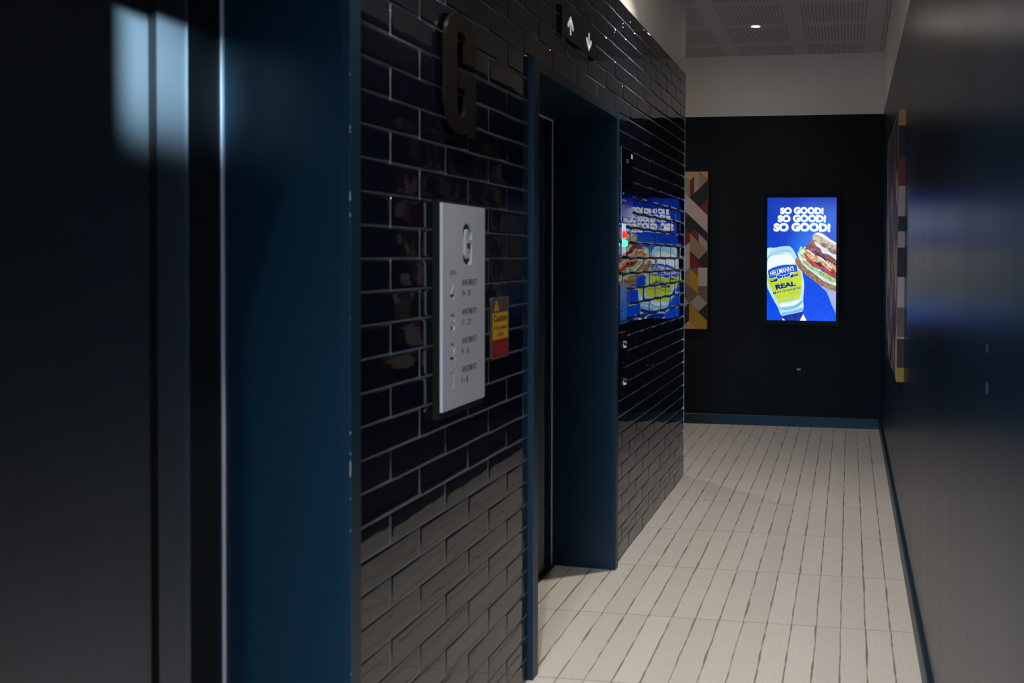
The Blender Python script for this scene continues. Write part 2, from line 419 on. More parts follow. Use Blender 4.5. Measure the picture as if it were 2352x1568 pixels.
# ------------------------------------------------------------------ lift doorways
def lift(idx, y0, y1, label):
    """painted portal with deep reveals, steel surround and two sliding leaves; y0..y1 is the outer width of the portal"""
    t = empty('door_%d' % idx, (0, (y0 + y1) / 2, 0)); tag(t, label, 'lift door', kind='structure')
    PX, DX, st_, hd = .02, -.302, .053, .046
    a0, a1, zt = y0 + st_, y1 - st_ + .012, OTOP - hd + .003
    a1 = y1 - .043
    f = MB()
    f.box(-.002, PX, y0, a0, 0, OTOP, 'teal', .0012); f.box(-.002, PX, a1, y1, 0, OTOP, 'teal', .0012); f.box(-.002, PX, a0, a1, zt, OTOP, 'teal', .0012)
    rr = random.Random(idx)
    for k in range(16):
        z = rr.uniform(.1, 1.9); s_ = rr.uniform(.001, .0035); f.box(PX - .0015, PX + .0003, a1 - .0004, a1 + .0012, z, z + s_ * rr.choice((1, 1, 3)), 'chip')
    if idx == 1:
        for z, s_ in ((1.61, .02), (1.575, .008), (1.00, .035)): f.box(PX - .0015, PX + .0003, a1 - .0005, a1 + .001, z, z + s_, 'chip')
    f.build('frame', t)
    rv = MB(); sp = .02                                       # slightly splayed reveals
    rv.face([(0, a1, 0), (DX, a1 + sp, 0), (DX, a1 + sp, zt), (0, a1, zt)], 'teal'); rv.face([(0, a1, 0), (0, a1 + .03, 0), (0, a1 + .03, zt), (0, a1, zt)], 'teal')
    rv.face([(DX, a1 + sp, 0), (DX, a1 + .05, 0), (DX, a1 + .05, zt), (DX, a1 + sp, zt)], 'teal')
    rv.face([(0, a1 + .03, 0), (0, a1 + .03, zt), (DX, a1 + .05, zt), (DX, a1 + .05, 0)], 'teal')
    rv.build('reveal', t)
    rl = MB()
    rl.face([(0, a0, 0), (DX, a0, 0), (DX, a0, zt), (0, a0, zt)], 'teal'); rl.face([(0, a0 - .03, 0), (0, a0, 0), (0, a0, zt), (0, a0 - .03, zt)], 'teal')
    rl.face([(DX, a0 - .03, 0), (DX, a0, 0), (DX, a0, zt), (DX, a0 - .03, zt)], 'teal'); rl.face([(0, a0 - .03, 0), (DX, a0 - .03, 0), (DX, a0 - .03, zt), (0, a0 - .03, zt)], 'teal')
    rl.build('reveal', t)
    so = MB(); so.box(DX, -.001, a0 - .03, a1 + .03, zt, zt + .02, 'teal'); so.build('soffit', t)
    # steel bead where the lining meets the steel surround
    b = MB(); e = a1 + sp
    b.box(DX - .006, DX + .003, e - .0075, e, 0, zt - .001, 'pale_bead'); b.box(DX - .006, DX + .003, a0, a0 + .0075, 0, zt - .001, 'pale_bead'); b.box(DX - .006, DX + .003, a0 + .008, e - .008, zt - .006, zt - .001, 'pale_bead')
    b.build('edge_bead', t)
    j = MB(); ji = .108; j2 = .193
    for s_, o_ in ((1, e), (-1, a0)):
        p = lambda q: o_ - s_ * q
        def bx(q0, q1, x0, x1, mn): j.box(x0, x1, min(p(q0), p(q1)), max(p(q0), p(q1)), 0, zt - .007, mn)
        bx(.008, ji, DX - .03, DX - .001, 'jambpaint'); bx(ji, j2, DX - .03, DX - .005, 'steel')
        bx(ji, ji + .0012, DX - .005, DX - .0012, 'bead'); bx(j2, j2 + .0015, DX - .03, DX - .0052, 'matt')
    j.box(DX - .03, DX - .001, a0 + j2, e - j2, zt - .10, zt - .007, 'steel')
    j.build('jamb', t)
    mid = (a0 + e) / 2
    for q0, q1 in ((a0 + j2 + .002, mid - .001), (mid + .001, e - j2 - .002)):
        l = MB(); l.box(DX - .05, DX - .022, q0, q1, .008, zt - .104, 'steel', .001); l.build('door_leaf', t)
    bk = MB(); bk.box(DX - .16, DX - .06, a0 - .03, e + .03, 0, zt + .02, 'matt'); bk.build('shaft_lining', t)
    si = MB(); si.box(DX - .06, DX + .02, a0 + .01, e - .01, 0, .004, 'steel')
    for q in (DX - .045, DX - .03, DX - .01): si.box(q - .002, q + .002, a0 + .012, e - .012, .004, .0062, 'bead')
    si.build('sill', t)
    return t
lift(1, *OPEN[0], 'near lift doorway at the left edge, teal reveal and dark brushed steel door')
lift(2, *OPEN[1], 'far lift doorway in the middle, teal portal set into the dark tiled wall')

# ------------------------------------------------------------------ letter shapes
def arc(cx, cy, r, a0, a1, n=8, ry=None):
    ry = r if ry is None else ry
    return [(cx + r * math.cos(R(a0 + (a1 - a0) * i / n)), cy + ry * math.sin(R(a0 + (a1 - a0) * i / n))) for i in range(n + 1)]
def glyph_G(w, h, s, ro=.46, hs=None):
    """condensed grotesque capital G with a straight spur"""
    hs = hs or s; ro = ro * w; ri = max((w - 2 * s) / 2 - .0005, .001); g0, g1, b0, barL = .52 * h, .61 * h, .385 * h, .5 * w
    p = [(w, g1), (w, h - ro)] + arc(w - ro, h - ro, ro, 0, 90)[1:] + arc(ro, h - ro, ro, 90, 180) + arc(ro, ro, ro, 180, 270)
    p += [(w * .60, 0)] + arc(w * .60, ro * .5, ro * .5, -90, -25, 4)[1:] + [(w - s * .72, 0), (w, 0), (w, g0), (barL, g0), (barL, b0), (w - s, b0)]
    p += [(w - s, hs + ri)] + arc(w - s - ri, hs + ri, ri, 0, -90, 6)[1:] + arc(s + ri, hs + ri, ri, 270, 180, 6) + arc(s + ri, h - hs - ri, ri, 180, 90, 6) + arc(w - s - ri, h - hs - ri, ri, 90, 0, 6) + [(w - s, g1)]
    return p
def glyph_1(w, h, s): return [(w * .45, 0), (w * .45 + s, 0), (w * .45 + s, h), (w * .45, h), (w * .1, h * .86), (w * .1, h * .74), (w * .45, h * .84)]
def glyph_2(w, h, s):
    r = w / 2; ri = r - s
    return [(0, 0), (w, 0), (w, s)] + [(s * 1.25, s), (w * .9, h * .52)] + [(w, h * .64), (w, h - r)] + arc(r, h - r, r, 0, 180)[1:] + [(0, h * .66), (s, h * .66), (s, h - r)] + arc(r, h - r, ri, 180, 0)[1:] + [(w - s, h * .66), (w * .72, h * .54), (0, s * 1.1)]
def glyph_3(w, h, s):
    r = w / 2; ri = r - s
    p = [(0, h * .28), (0, r)] + arc(r, r, r, 180, 360)[1:] + [(w, h * .42), (w * .82, h * .5), (w, h * .58), (w, h - r)] + arc(r, h - r, r, 0, 180)[1:] + [(0, h * .72), (s, h * .72), (s, h - r)]
    p += arc(r, h - r, ri, 180, 0)[1:] + [(w - s, h * .6), (w * .55, h * .54), (w * .35, h * .54), (w * .35, h * .46), (w * .55, h * .46), (w - s, h * .4), (w - s, r)] + arc(r, r, ri, 360, 180)[1:] + [(s, h * .28)]
    return p
def glyph_4(w, h, s): return [(w * .55, 0), (w * .55 + s, 0), (w * .55 + s, h * .18), (w, h * .18), (w, h * .18 + s), (w * .55 + s, h * .18 + s), (w * .55 + s, h * .55), (w * .55, h * .55), (w * .55, h * .18 + s), (w * .24, h * .18 + s), (w * .62, h), (w * .36, h), (0, h * .26), (0, h * .18), (w * .55, h * .18)]
def off(p, x, y): return [(a + x, b + y) for a, b in p]

# big letter on the tiles
GY, GZ, GW, GH = -3.708, 1.834, .198, .338
t = MB(); pl = left_plane(GY, GZ, 0)
poly(t, pl, glyph_G(GW, GH, .070, hs=.048), 'bronze', .021, .010)
for (x, y) in ((.03, .08), (.03, .26), (.17, .05), (.17, .27)): t.lathe([(.004, -.0), (.004, .012)], Matrix.Translation(pl.at(x, y, 0)) @ Matrix.Rotation(R(90), 4, 'Y'), 'bronze', 10)
tag(t.build('level_letter', None, (0, GY, GZ)), 'large dark bronze letter G standing off the navy tiles', 'letter')

# ------------------------------------------------------------------ directory board
def directory():
    y0, y1, z0, z1 = -3.742, -3.458, 1.067, 1.633
    t = empty('directory_sign', (0, (y0 + y1) / 2, z0)); tag(t, 'tall white level directory sign listing apartments, mounted on the navy tiles', 'sign')
    b = MB(); b.box(0, .019, y0 - .004, y1 + .006, z0 - .020, z1 + .008, 'bronze', .001)
    b.build('backing_box', t)
    W, H = y1 - y0, z1 - z0; pl = left_plane(y0, z0, .0)
    # white panel with cut-through characters
    cuts = [off(glyph_G(.062, .118, .017), .128, H - .168)]
    rows = [(z_ - 0) for z_ in (.272, .188, .104, .020)]
    gl = (glyph_4, glyph_3, glyph_2, glyph_1)
    for k, z_ in enumerate((.300, .2165, .135, .055)):
        cuts.append(off(gl[k](.030, .048, .0085), .048, z_))
    c = bpy.data.curves.new('c', 'CURVE'); c.dimensions = '2D'; c.fill_mode = 'BOTH'; c.extrude = .005
    for pts in [[(0, 0), (W, 0), (W, H), (0, H)]] + cuts:
        s = c.splines.new('POLY'); s.points.add(len(pts) - 1); s.use_cyclic_u = True
        for i, q in enumerate(pts): s.points[i].co = (q[0], q[1], 0, 1)
    o = bpy.data.objects.new('c', c); COL.objects.link(o); dg = bpy.context.evaluated_depsgraph_get(); dg.update()
    me = o.evaluated_get(dg).to_mesh(); mb = MB()
    mb.add([pl.at(v.co.x, v.co.y, .0215 + v.co.z) for v in me.vertices], [tuple(p.vertices) for p in me.polygons], 'boardwhite')
    o.evaluated_get(dg).to_mesh_clear(); bpy.data.objects.remove(o); bpy.data.curves.remove(c)
    mb.build('panel', t)
    h = .0267; x = MB()
    put_text(x, pl, 'LEVEL', (.046, .089, .371, .3825), 'ink', h, .008)
    tag(x.build('lettering', t), 'small dark grey heading')
    for z_, n_ in ((.338, '24 - 30'), (.255, '17 - 23'), (.173, '9 - 16'), (.092, '1 - 8')):
        x = MB(); put_text(x, pl, 'APARTMENTS', (.122, .224, z_, z_ + .018), 'ink', h, .012)
        put_text(x, pl, n_, (.122, .122 + .0085 * len(n_), z_ - .030, z_ - .012), 'ink', h, .012)
        tag(x.build('lettering', t), 'dark grey apartment numbers ' + n_)
directory()

# ------------------------------------------------------------------ caution plate
def caution():
    y0, z0, W, H = -3.352, 1.163, .146, .196
    t = empty('caution_sign', (0, y0, z0)); tag(t, 'small grey, yellow and red caution sign between the directory and the far lift doorway', 'sign')
    pl = left_plane(y0, z0, 0)
    b = MB(); poly(b, pl, rrect(W, H, .010, 6, W / 2, H / 2), 'grey', .004, .0); b.build('plate', t)
    f = MB(); h = .0044
    poly(f, pl, [(.009, .062), (W - .009, .062), (W - .009, .147), (.009, .147)], 'yellow', h)
    poly(f, pl, [(.009, .009), (W - .009, .009), (W - .009, .062), (.009, .062)], 'red', h)
    poly(f, pl, [(.018, .153), (.062, .153), (.040, .188)], 'yellow', h)
    put_text(f, pl, '!', (.0375, .0425, .157, .176), 'blackink', h + .0003, .02)
    ring = [(.104 + .0165 * math.cos(a * math.pi / 16), .170 + .0165 * math.sin(a * math.pi / 16)) for a in range(32)]
    for i in range(32):
        a, b_ = ring[i], ring[(i + 1) % 32]; q = lambda p: (.104 + (p[0] - .104) * .78, .170 + (p[1] - .170) * .78)
        poly(f, pl, [a, b_, q(b_), q(a)], 'red', h)
    poly(f, pl, [(.094, .1785), (.097, .181), (.1145, .1615), (.1115, .159)], 'red', h + .0002)
    put_text(f, pl, 'Caution', (.016, W - .018, .118, .141), 'blackink', h + .0003, .02)
    put_text(f, pl, 'In the event', (.017, W - .019, .093, .107), 'blackink', h + .0003, .012)
    put_text(f, pl, 'of fire', (.046, W - .046, .070, .085), 'blackink', h + .0003, .012)
    put_text(f, pl, 'Do not use', (.022, W - .022, .038, .052), 'redtext', h + .0003, .012)
    put_text(f, pl, 'This lift', (.034, W - .034, .016, .030), 'redtext', h + .0003, .012)
    f.build('printing', t)
caution()

# ------------------------------------------------------------------ arrow indicator above the far lift doorway
def indicator():
    y0, y1, z0, z1 = -2.684, -2.225, 2.338, 2.456
    t = empty('direction_indicator', (0, (y0 + y1) / 2, z0)); tag(t, 'long gloss black lift indicator with white up and down arrows above the far lift doorway', 'indicator')
    b = MB(); b.box(0, .012, y0, y1, z0, z1, 'gloss', .0008); b.build('housing', t)
    pl = left_plane(y0, z0, .0122); W = y1 - y0
    for cx_, s_, lbl in ((.105, 1, 'up arrow'), (.358, -1, 'down arrow')):
        a = MB(); cz = (z1 - z0) / 2 + s_ * .001
        def q(p): return [(cx_ + x, cz + s_ * y) for x, y in p]
        for pts in ([(-.005, -.036), (.005, -.036), (.005, .024), (-.005, .024)], [(0, .038), (-.036, .002), (-.036, -.012), (-.029, -.012), (0, .019)], [(0, .038), (0, .019), (.029, -.012), (.036, -.012), (.036, .002)]):
            pts = q(pts); pts = pts if area2(pts) > 0 else pts[::-1]; poly(a, pl, pts, 'arrow', .0015, 0)
        tag(a.build('arrow', t), 'white ' + lbl)
indicator()

# ------------------------------------------------------------------ controls beside the far lift doorway
RX = Matrix.Rotation(R(90), 4, 'Y')
def panel():
    y0, y1, z0, z1 = -1.768, -1.532, 1.684, 2.024
    t = empty('intercom_panel', (0, (y0 + y1) / 2, z0)); tag(t, 'dark mirror steel intercom panel beside the far lift doorway', 'panel')
    b = MB(); b.box(0, .011, y0, y1, z0, z1, 'mirror', .0015); b.build('faceplate', t)
    e = MB(); e.box(.0, .0125, y0 - .003, y0, z0, z1, 'bead', .0006); e.build('edge_strip', t)
    k = MB(); k.lathe([(.010, 0), (.010, .004), (.006, .006), (.0001, .0065)], Matrix.Translation((.011, -1.645, 1.965)) @ RX, 'chrome', 20); k.build('key_switch', t)
    l = MB(); l.box(.011, .0114, -1.570, -1.538, 1.985, 2.008, 'label'); tag(l.build('sticker', t), 'small pale sticker')
    for i, (y, z) in enumerate([(-1.72, 1.80)] + [(-1.735 + .03 * i, 1.765) for i in range(3)] + [(-1.735 + .028 * i, 1.735) for i in range(4)]):
        s_ = MB(); s_.lathe([(.0055, 0), (.0055, .002), (.0001, .0035)], Matrix.Translation((.011, y, z)) @ RX, 'chrome', 12); s_.build('stud', t)
panel()
def lamps():
    y0, y1 = -1.726, -1.650
    t = empty('signal_lamps', (0, -1.69, 1.50)); tag(t, 'narrow steel plate with red and green signal lamps under the intercom panel', 'signal light')
    b = MB(); b.box(0, .006, y0, y1, 1.495, 1.655, 'chrome', .001); b.build('plate', t)
    for z, mn, lb in ((1.598, 'redlamp', 'red lamp'), (1.555, 'greenlamp', 'lit green lamp')):
        l = MB(); l.lathe([(.0165, 0), (.0165, .010), (.013, .0145), (.006, .017), (.0001, .0175)], Matrix.Translation((.006, -1.682, z)) @ RX, mn, 24); tag(l.build('lamp', t), lb)
lamps()
def access():
    y0, z0, W, H = -1.752, 1.157, .140, .200
    t = empty('accessible_sign', (0, y0, z0)); tag(t, 'blue wheelchair access sign below the red and green lamps', 'sign')
    pl = left_plane(y0, z0, 0)
    b = MB(); poly(b, pl, rrect(W, H, .004, 3, W / 2, H / 2), 'signblue', .003, 0); b.build('plate', t)
    f = MB(); h = .0033; e = .0025
    for x0, x1, a, c in ((.003, W - .003, .003, .003 + e), (.003, W - .003, H - .003 - e, H - .003), (.003, .003 + e, .003, H - .003), (W - .003 - e, W - .003, .003, H - .003), (.003, W - .003, .055, .055 + e)):
        poly(f, pl, [(x0, a), (x1, a), (x1, c), (x0, c)], 'signline', h)
    cx, cy = .066, .105
    f.add([pl.at(.058 + .0085 * math.cos(a * math.pi / 8), .180 + .0085 * math.sin(a * math.pi / 8), h) for a in range(16)], [tuple(range(16))], 'signline')
    for pts in ([(.053, .168), (.064, .168), (.066, .122), (.055, .122)], [(.060, .150), (.088, .150), (.088, .143), (.060, .143)], [(.055, .129), (.092, .129), (.092, .120), (.055, .120)], [(.084, .125), (.094, .129), (.108, .083), (.098, .080)], [(.098, .088), (.116, .088), (.116, .080), (.098, .080)]):
        poly(f, pl, pts if area2(pts) > 0 else pts[::-1], 'signline', h)
    n = 22
    for i in range(n):
        a0, a1 = R(115 + 235 * i / n), R(115 + 235 * (i + 1) / n)
        P2 = lambda r, a: (cx + r * math.cos(a), cy - .004 + r * math.sin(a))
        poly(f, pl, [P2(.027, a0), P2(.034, a0), P2(.034, a1), P2(.027, a1)][::-1], 'signline', h)
    for z, w_ in ((.043, .085), (.031, .095), (.019, .06)): poly(f, pl, [(W / 2 - w_ / 2, z), (W / 2 + w_ / 2, z), (W / 2 + w_ / 2, z + .005), (W / 2 - w_ / 2, z + .005)], 'signline', h)
    tag(f.build('pictogram', t), 'pale blue wheelchair pictogram')
access()
def caller(z0, z1, zb, label, key):
    y0, y1 = -1.772, -1.652
    t = empty('call_station', (0, (y0 + y1) / 2, z0)); tag(t, label, 'call button', 'black call stations beside the far lift')
    b = MB(); b.box(0, .012, y0, y1, z0, z1, 'black', .0015); b.build('box', t)
    k = MB(); k.lathe([(.019, 0), (.019, .004), (.0165, .006), (.016, .013), (.012, .017), (.0001, .0185)], Matrix.Translation((.012, -1.712, zb)) @ RX, 'chrome', 28); tag(k.build('button', t), 'domed chrome button')
    if key:
        k = MB(); k.lathe([(.007, 0), (.007, .002), (.0001, .003)], Matrix.Translation((.012, -1.715, key)) @ RX, 'grey', 16); k.build('keyhole', t)
caller(.948, 1.118, 1.058, 'upper black call station with chrome button, under the wheelchair sign', .968)
caller(.806, .940, .875, 'lower black call station with chrome button, nearer the floor', None)

# ------------------------------------------------------------------ geometric canvases
PAL = [(196, 150, 104), (150, 128, 104), (105, 32, 22), (165, 150, 148), (16, 24, 34), (40, 24, 24), (120, 14, 34), (176, 140, 26), (110, 92, 78), (188, 168, 168), (60, 30, 24), (20, 24, 46)]
for i, c in enumerate(PAL): M['ink%d' % i] = mat('canvas_ink_%d' % i, s2l(c), .55)
M['canvas'] = mat('canvas_edge', s2l((150, 120, 90)), .7)
def random_pattern(mb, pl, x0, x1, H, cw, seed, pal=tuple(range(12))):
    rr = random.Random(seed); x = x0; k = 0
    while x < x1 - 1e-4:
        xe = min(x + cw, x1); s_ = 1 if k % 2 else -1; z = -cw
        last = -1
        while z < H + cw:
            hh = rr.choice((cw, 2 * cw, 2 * cw, 3 * cw)); c = rr.randrange(len(pal))
            if c == last: c = (c + 3) % len(pal)
            last = c; c = pal[c]; sl = (xe - x) * s_
            pts = [(x, z), (xe, z + sl), (xe, z + hh + sl), (x, z + hh)]
            pts = clip(pts, H)
            if len(pts) > 2: poly(mb, pl, pts, 'ink%d' % c, .0006)
            z += hh
        x = xe; k += 1
def clip(pts, H):
    for lim, sg in ((0, 1), (H, -1)):
        out = []
        for i in range(len(pts)):
            a, b = pts[i], pts[(i + 1) % len(pts)]
            ia, ib = (a[1] - lim) * sg >= 0, (b[1] - lim) * sg >= 0
            if ia: out.append(a)
            if ia != ib:
                f = (lim - a[1]) / (b[1] - a[1]); out.append((a[0] + f * (b[0] - a[0]), lim))
        pts = out
    return pts
def art_far():
    W = H = 1.4; x1 = -.141; z0 = .848; d = .035
    t = empty('wall_art', (x1 - W / 2, FAR, z0)); tag(t, 'square geometric patchwork canvas on the far wall, left of the lit screen', 'artwork', 'geometric patchwork canvases')
    b = MB(); b.box(x1 - W, x1, FAR - d, FAR, z0, z0 + H, 'canvas', .002); b.build('stretcher', t)
    pl = Plane((x1 - W, FAR - d, z0), (1, 0, 0), (0, 0, 1))
    f = MB(); random_pattern(f, pl, 0, W - .2135, H, .0747, 5)
    # the part the photograph shows, traced from it (crop units)
    sx = lambda x: W - .0001 - (258 - x) / 208 * .2135; sz = lambda y: (1470 - y) / 1415 * H
    def pg(c, *p, h=.0012):
        pts = [(min(W - .0005, sx(a)), min(H - .0005, max(.0005, sz(b)))) for a, b in p]
        poly(f, pl, pts if area2(pts) > 0 else pts[::-1], 'ink%d' % c, h)
    pg(4, (50, 55), (258, 55), (258, 1470), (50, 1470), h=.0007)
    pg(0, (50, 55), (138, 55), (138, 98), (103, 132), (50, 88)); pg(0, (180, 55), (258, 55), (258, 128)); pg(1, (50, 88), (103, 132), (103, 285), (50, 238)); pg(2, (103, 132), (140, 98), (138, 248), (103, 285))
    pg(3, (138, 55), (180, 55), (180, 212), (138, 248)); pg(1, (180, 62), (258, 130), (180, 212))
    pg(2, (188, 372), (258, 298), (258, 445)); pg(9, (50, 238), (258, 448), (258, 605), (50, 400)); pg(2, (50, 400), (88, 448), (50, 490)); pg(11, (180, 530), (258, 608), (258, 690), (180, 610))
    pg(2, (50, 548), (103, 605), (103, 690), (50, 730)); pg(2, (103, 605), (140, 568), (180, 606), (180, 690)); pg(1, (103, 605), (258, 765), (182, 842), (103, 765)); pg(3, (180, 610), (258, 685), (258, 762), (180, 690))
    pg(9, (50, 730), (103, 688), (103, 922), (50, 965)); pg(6, (103, 765), (218, 918), (103, 918)); pg(5, (182, 842), (258, 765), (258, 918), (218, 918))
    pg(1, (50, 965), (103, 920), (103, 1090), (50, 1040)); pg(7, (103, 920), (178, 1000), (178, 1158), (103, 1085)); pg(8, (110, 920), (178, 920), (178, 1000)); pg(9, (178, 918), (258, 918), (258, 1082), (178, 1082))
    pg(8, (50, 1040), (178, 1158), (103, 1238), (50, 1180)); pg(8, (178, 1082), (258, 1082), (258, 1240), (178, 1158)); pg(3, (103, 1238), (178, 1158), (258, 1240), (180, 1315)); pg(3, (50, 1180), (103, 1238), (50, 1282))
    pg(5, (50, 1282), (100, 1240), (100, 1395), (50, 1440)); pg(7, (100, 1240), (258, 1395), (258, 1470), (162, 1470), (100, 1395)); pg(5, (180, 1315), (258, 1240), (258, 1392)); pg(0, (50, 1440), (100, 1395), (162, 1470), (50, 1470))
    tag(f.build('print', t), 'patchwork of angular coloured shapes')
art_far()
def art_right():
    W = H = 1.4; y0 = -1.31; z0 = .852; d = .036
    t = empty('wall_art', (RW, y0 + W / 2, z0)); tag(t, 'square geometric patchwork canvas on the right wall, seen almost edge on', 'artwork', 'geometric patchwork canvases')
    bands = [(82, 0), (158, 4), (147, 2), (155, 3), (76, 11), (82, 3), (150, 5), (155, 9), (150, 8), (10, 9), (147, 10), (73, 7)]
    b = MB(); b.box(RW - d, RW, y0 + .001, y0 + W, z0, z0 + H, 'canvas', .002); b.build('stretcher', t)
    s_ = MB(); z = z0 + H; tot = sum(q[0] for q in bands)
    for n_, c in bands:
        z2 = z - H * n_ / tot; s_.box(RW - d - .0004, RW - .001, y0 - .0008, y0 + .0012, z2, z, 'ink%d' % c); z = z2
    tag(s_.build('wrapped_edge', t), 'edge wrapped in bands of colour')
    pl = Plane((RW - d, y0 + W, z0), (0, -1, 0), (0, 0, 1)); f = MB(); random_pattern(f, pl, 0, W, H, .0747, 11, (4, 11, 3, 8, 4, 11, 8, 3, 10))
    tag(f.build('print', t), 'patchwork of angular coloured shapes')
art_right()

# ------------------------------------------------------------------ wall switch and cable
t = empty('wall_socket', (.694, FAR, .42)); tag(t, 'small black socket with pale label low on the far wall under the screen', 'socket')
b = MB(); b.box(.651, .741, FAR - .009, FAR, .424, .515, 'black', .002); b.build('plate', t)
b = MB(); b.box(.656, .690, FAR - .0096, FAR - .009, .498, .512, 'label'); tag(b.build('sticker', t), 'pale label')
b = MB(); b.box(.547, .5515, FAR - .006, FAR, 2.03, 2.242, 'black', .001); tag(b.build('cable_cover', None, (.549, FAR, 2.03)), 'thin black cable running up the far wall above the screen', 'cable')

# ------------------------------------------------------------------ the screen
ES = 1.0
def emis(key, c0, c1=None, scale=8, es=None, bright=1.0, bias=(.35, .65)):
    m = mat('picture_' + key, (0, 0, 0), .12, spec=.5, emit=s2l(c0), es=(es or 1.0) * bright)
    if c1:
        n = noise(m, scale, 4, vscale=(1, 1, 1)); L(m, mix(m, ramp(m, n.outputs[0], *bias), s2l(c0), s2l(c1)), P(m).inputs['Emission Color'])
    M['p_' + key] = m
def blue_bg():
    m = mat('picture_blue', (0, 0, 0), .12, emit=(0, .05, .6)); X, Y, Z = xyz(m)
    g = ramp(m, Z, .05, 1.1)
    c = mix(m, g, s2l((0, 78, 245)), s2l((0, 42, 178)))
    # lighter glow behind the sandwich
    dx = mth(m, 'DIVIDE', mth(m, 'SUBTRACT', X, .05), .17); dz = mth(m, 'DIVIDE', mth(m, 'SUBTRACT', Z, .62), .16)
    r = mth(m, 'SQRT', mth(m, 'ADD', mth(m, 'MULTIPLY', dx, dx), mth(m, 'MULTIPLY', dz, dz)))
    gl = mth(m, 'MULTIPLY', mth(m, 'SUBTRACT', 1.0, ramp(m, r, 0, 1.2)), .8)
    c = mix(m, gl, c, s2l((20, 130, 250)))
    ck = noise(m, 60, 1); c = mix(m, mth(m, 'MULTIPLY', ramp(m, ck.outputs[0], .5, .56), .18), c, s2l((0, 20, 150)))
    L(m, c, P(m).inputs['Emission Color']); P(m).inputs['Emission Strength'].default_value = 1.0; M['p_bg'] = m
blue_bg()
emis('white', (250, 252, 255), bright=1.15); emis('shadow', (120, 190, 240)); emis('bottle', (222, 240, 250), (165, 222, 248), 9); emis('bottleshade', (110, 190, 235), (160, 215, 245), 9); emis('hi', (240, 250, 255))
emis('labelblue', (14, 62, 190), (24, 84, 215), 8); emis('navy', (8, 34, 140)); emis('yellow', (206, 226, 52), (190, 214, 44), 8); emis('cap', (4, 50, 190), (0, 22, 120), 14)
emis('crust', (128, 84, 52), (178, 140, 96), 60, bias=(.4, .6)); emis('bread', (214, 196, 160), (150, 112, 72), 40, bias=(.45, .7)); emis('lettuce', (226, 242, 206), (96, 168, 84), 45, bias=(.45, .65)); emis('leaf', (70, 150, 70), (190, 226, 150), 50)
emis('tomato', (214, 72, 36), (160, 34, 18), 20); emis('chicken', (236, 206, 150), (190, 110, 30), 50, bias=(.4, .6)); emis('bacon', (112, 32, 22), (190, 96, 70), 60, bias=(.45, .65)); emis('dark', (40, 14, 10)); emis('mayo', (240, 240, 236), (200, 216, 226), 16); emis('skin', (176, 186, 226), (140, 130, 190), 10)
def smooth(pts, n=4):
    out = []; k = len(pts)
    for i in range(k):
        p0, p1, p2, p3 = (Vector(pts[(i + j - 1) % k]) for j in range(4))
        for q in range(n):
            s = q / n; out.append(tuple(.5 * ((2 * p1) + (-p0 + p2) * s + (2 * p0 - 5 * p1 + 4 * p2 - p3) * s * s + (-p0 + 3 * p1 - 3 * p2 + p3) * s ** 3)))
    return out
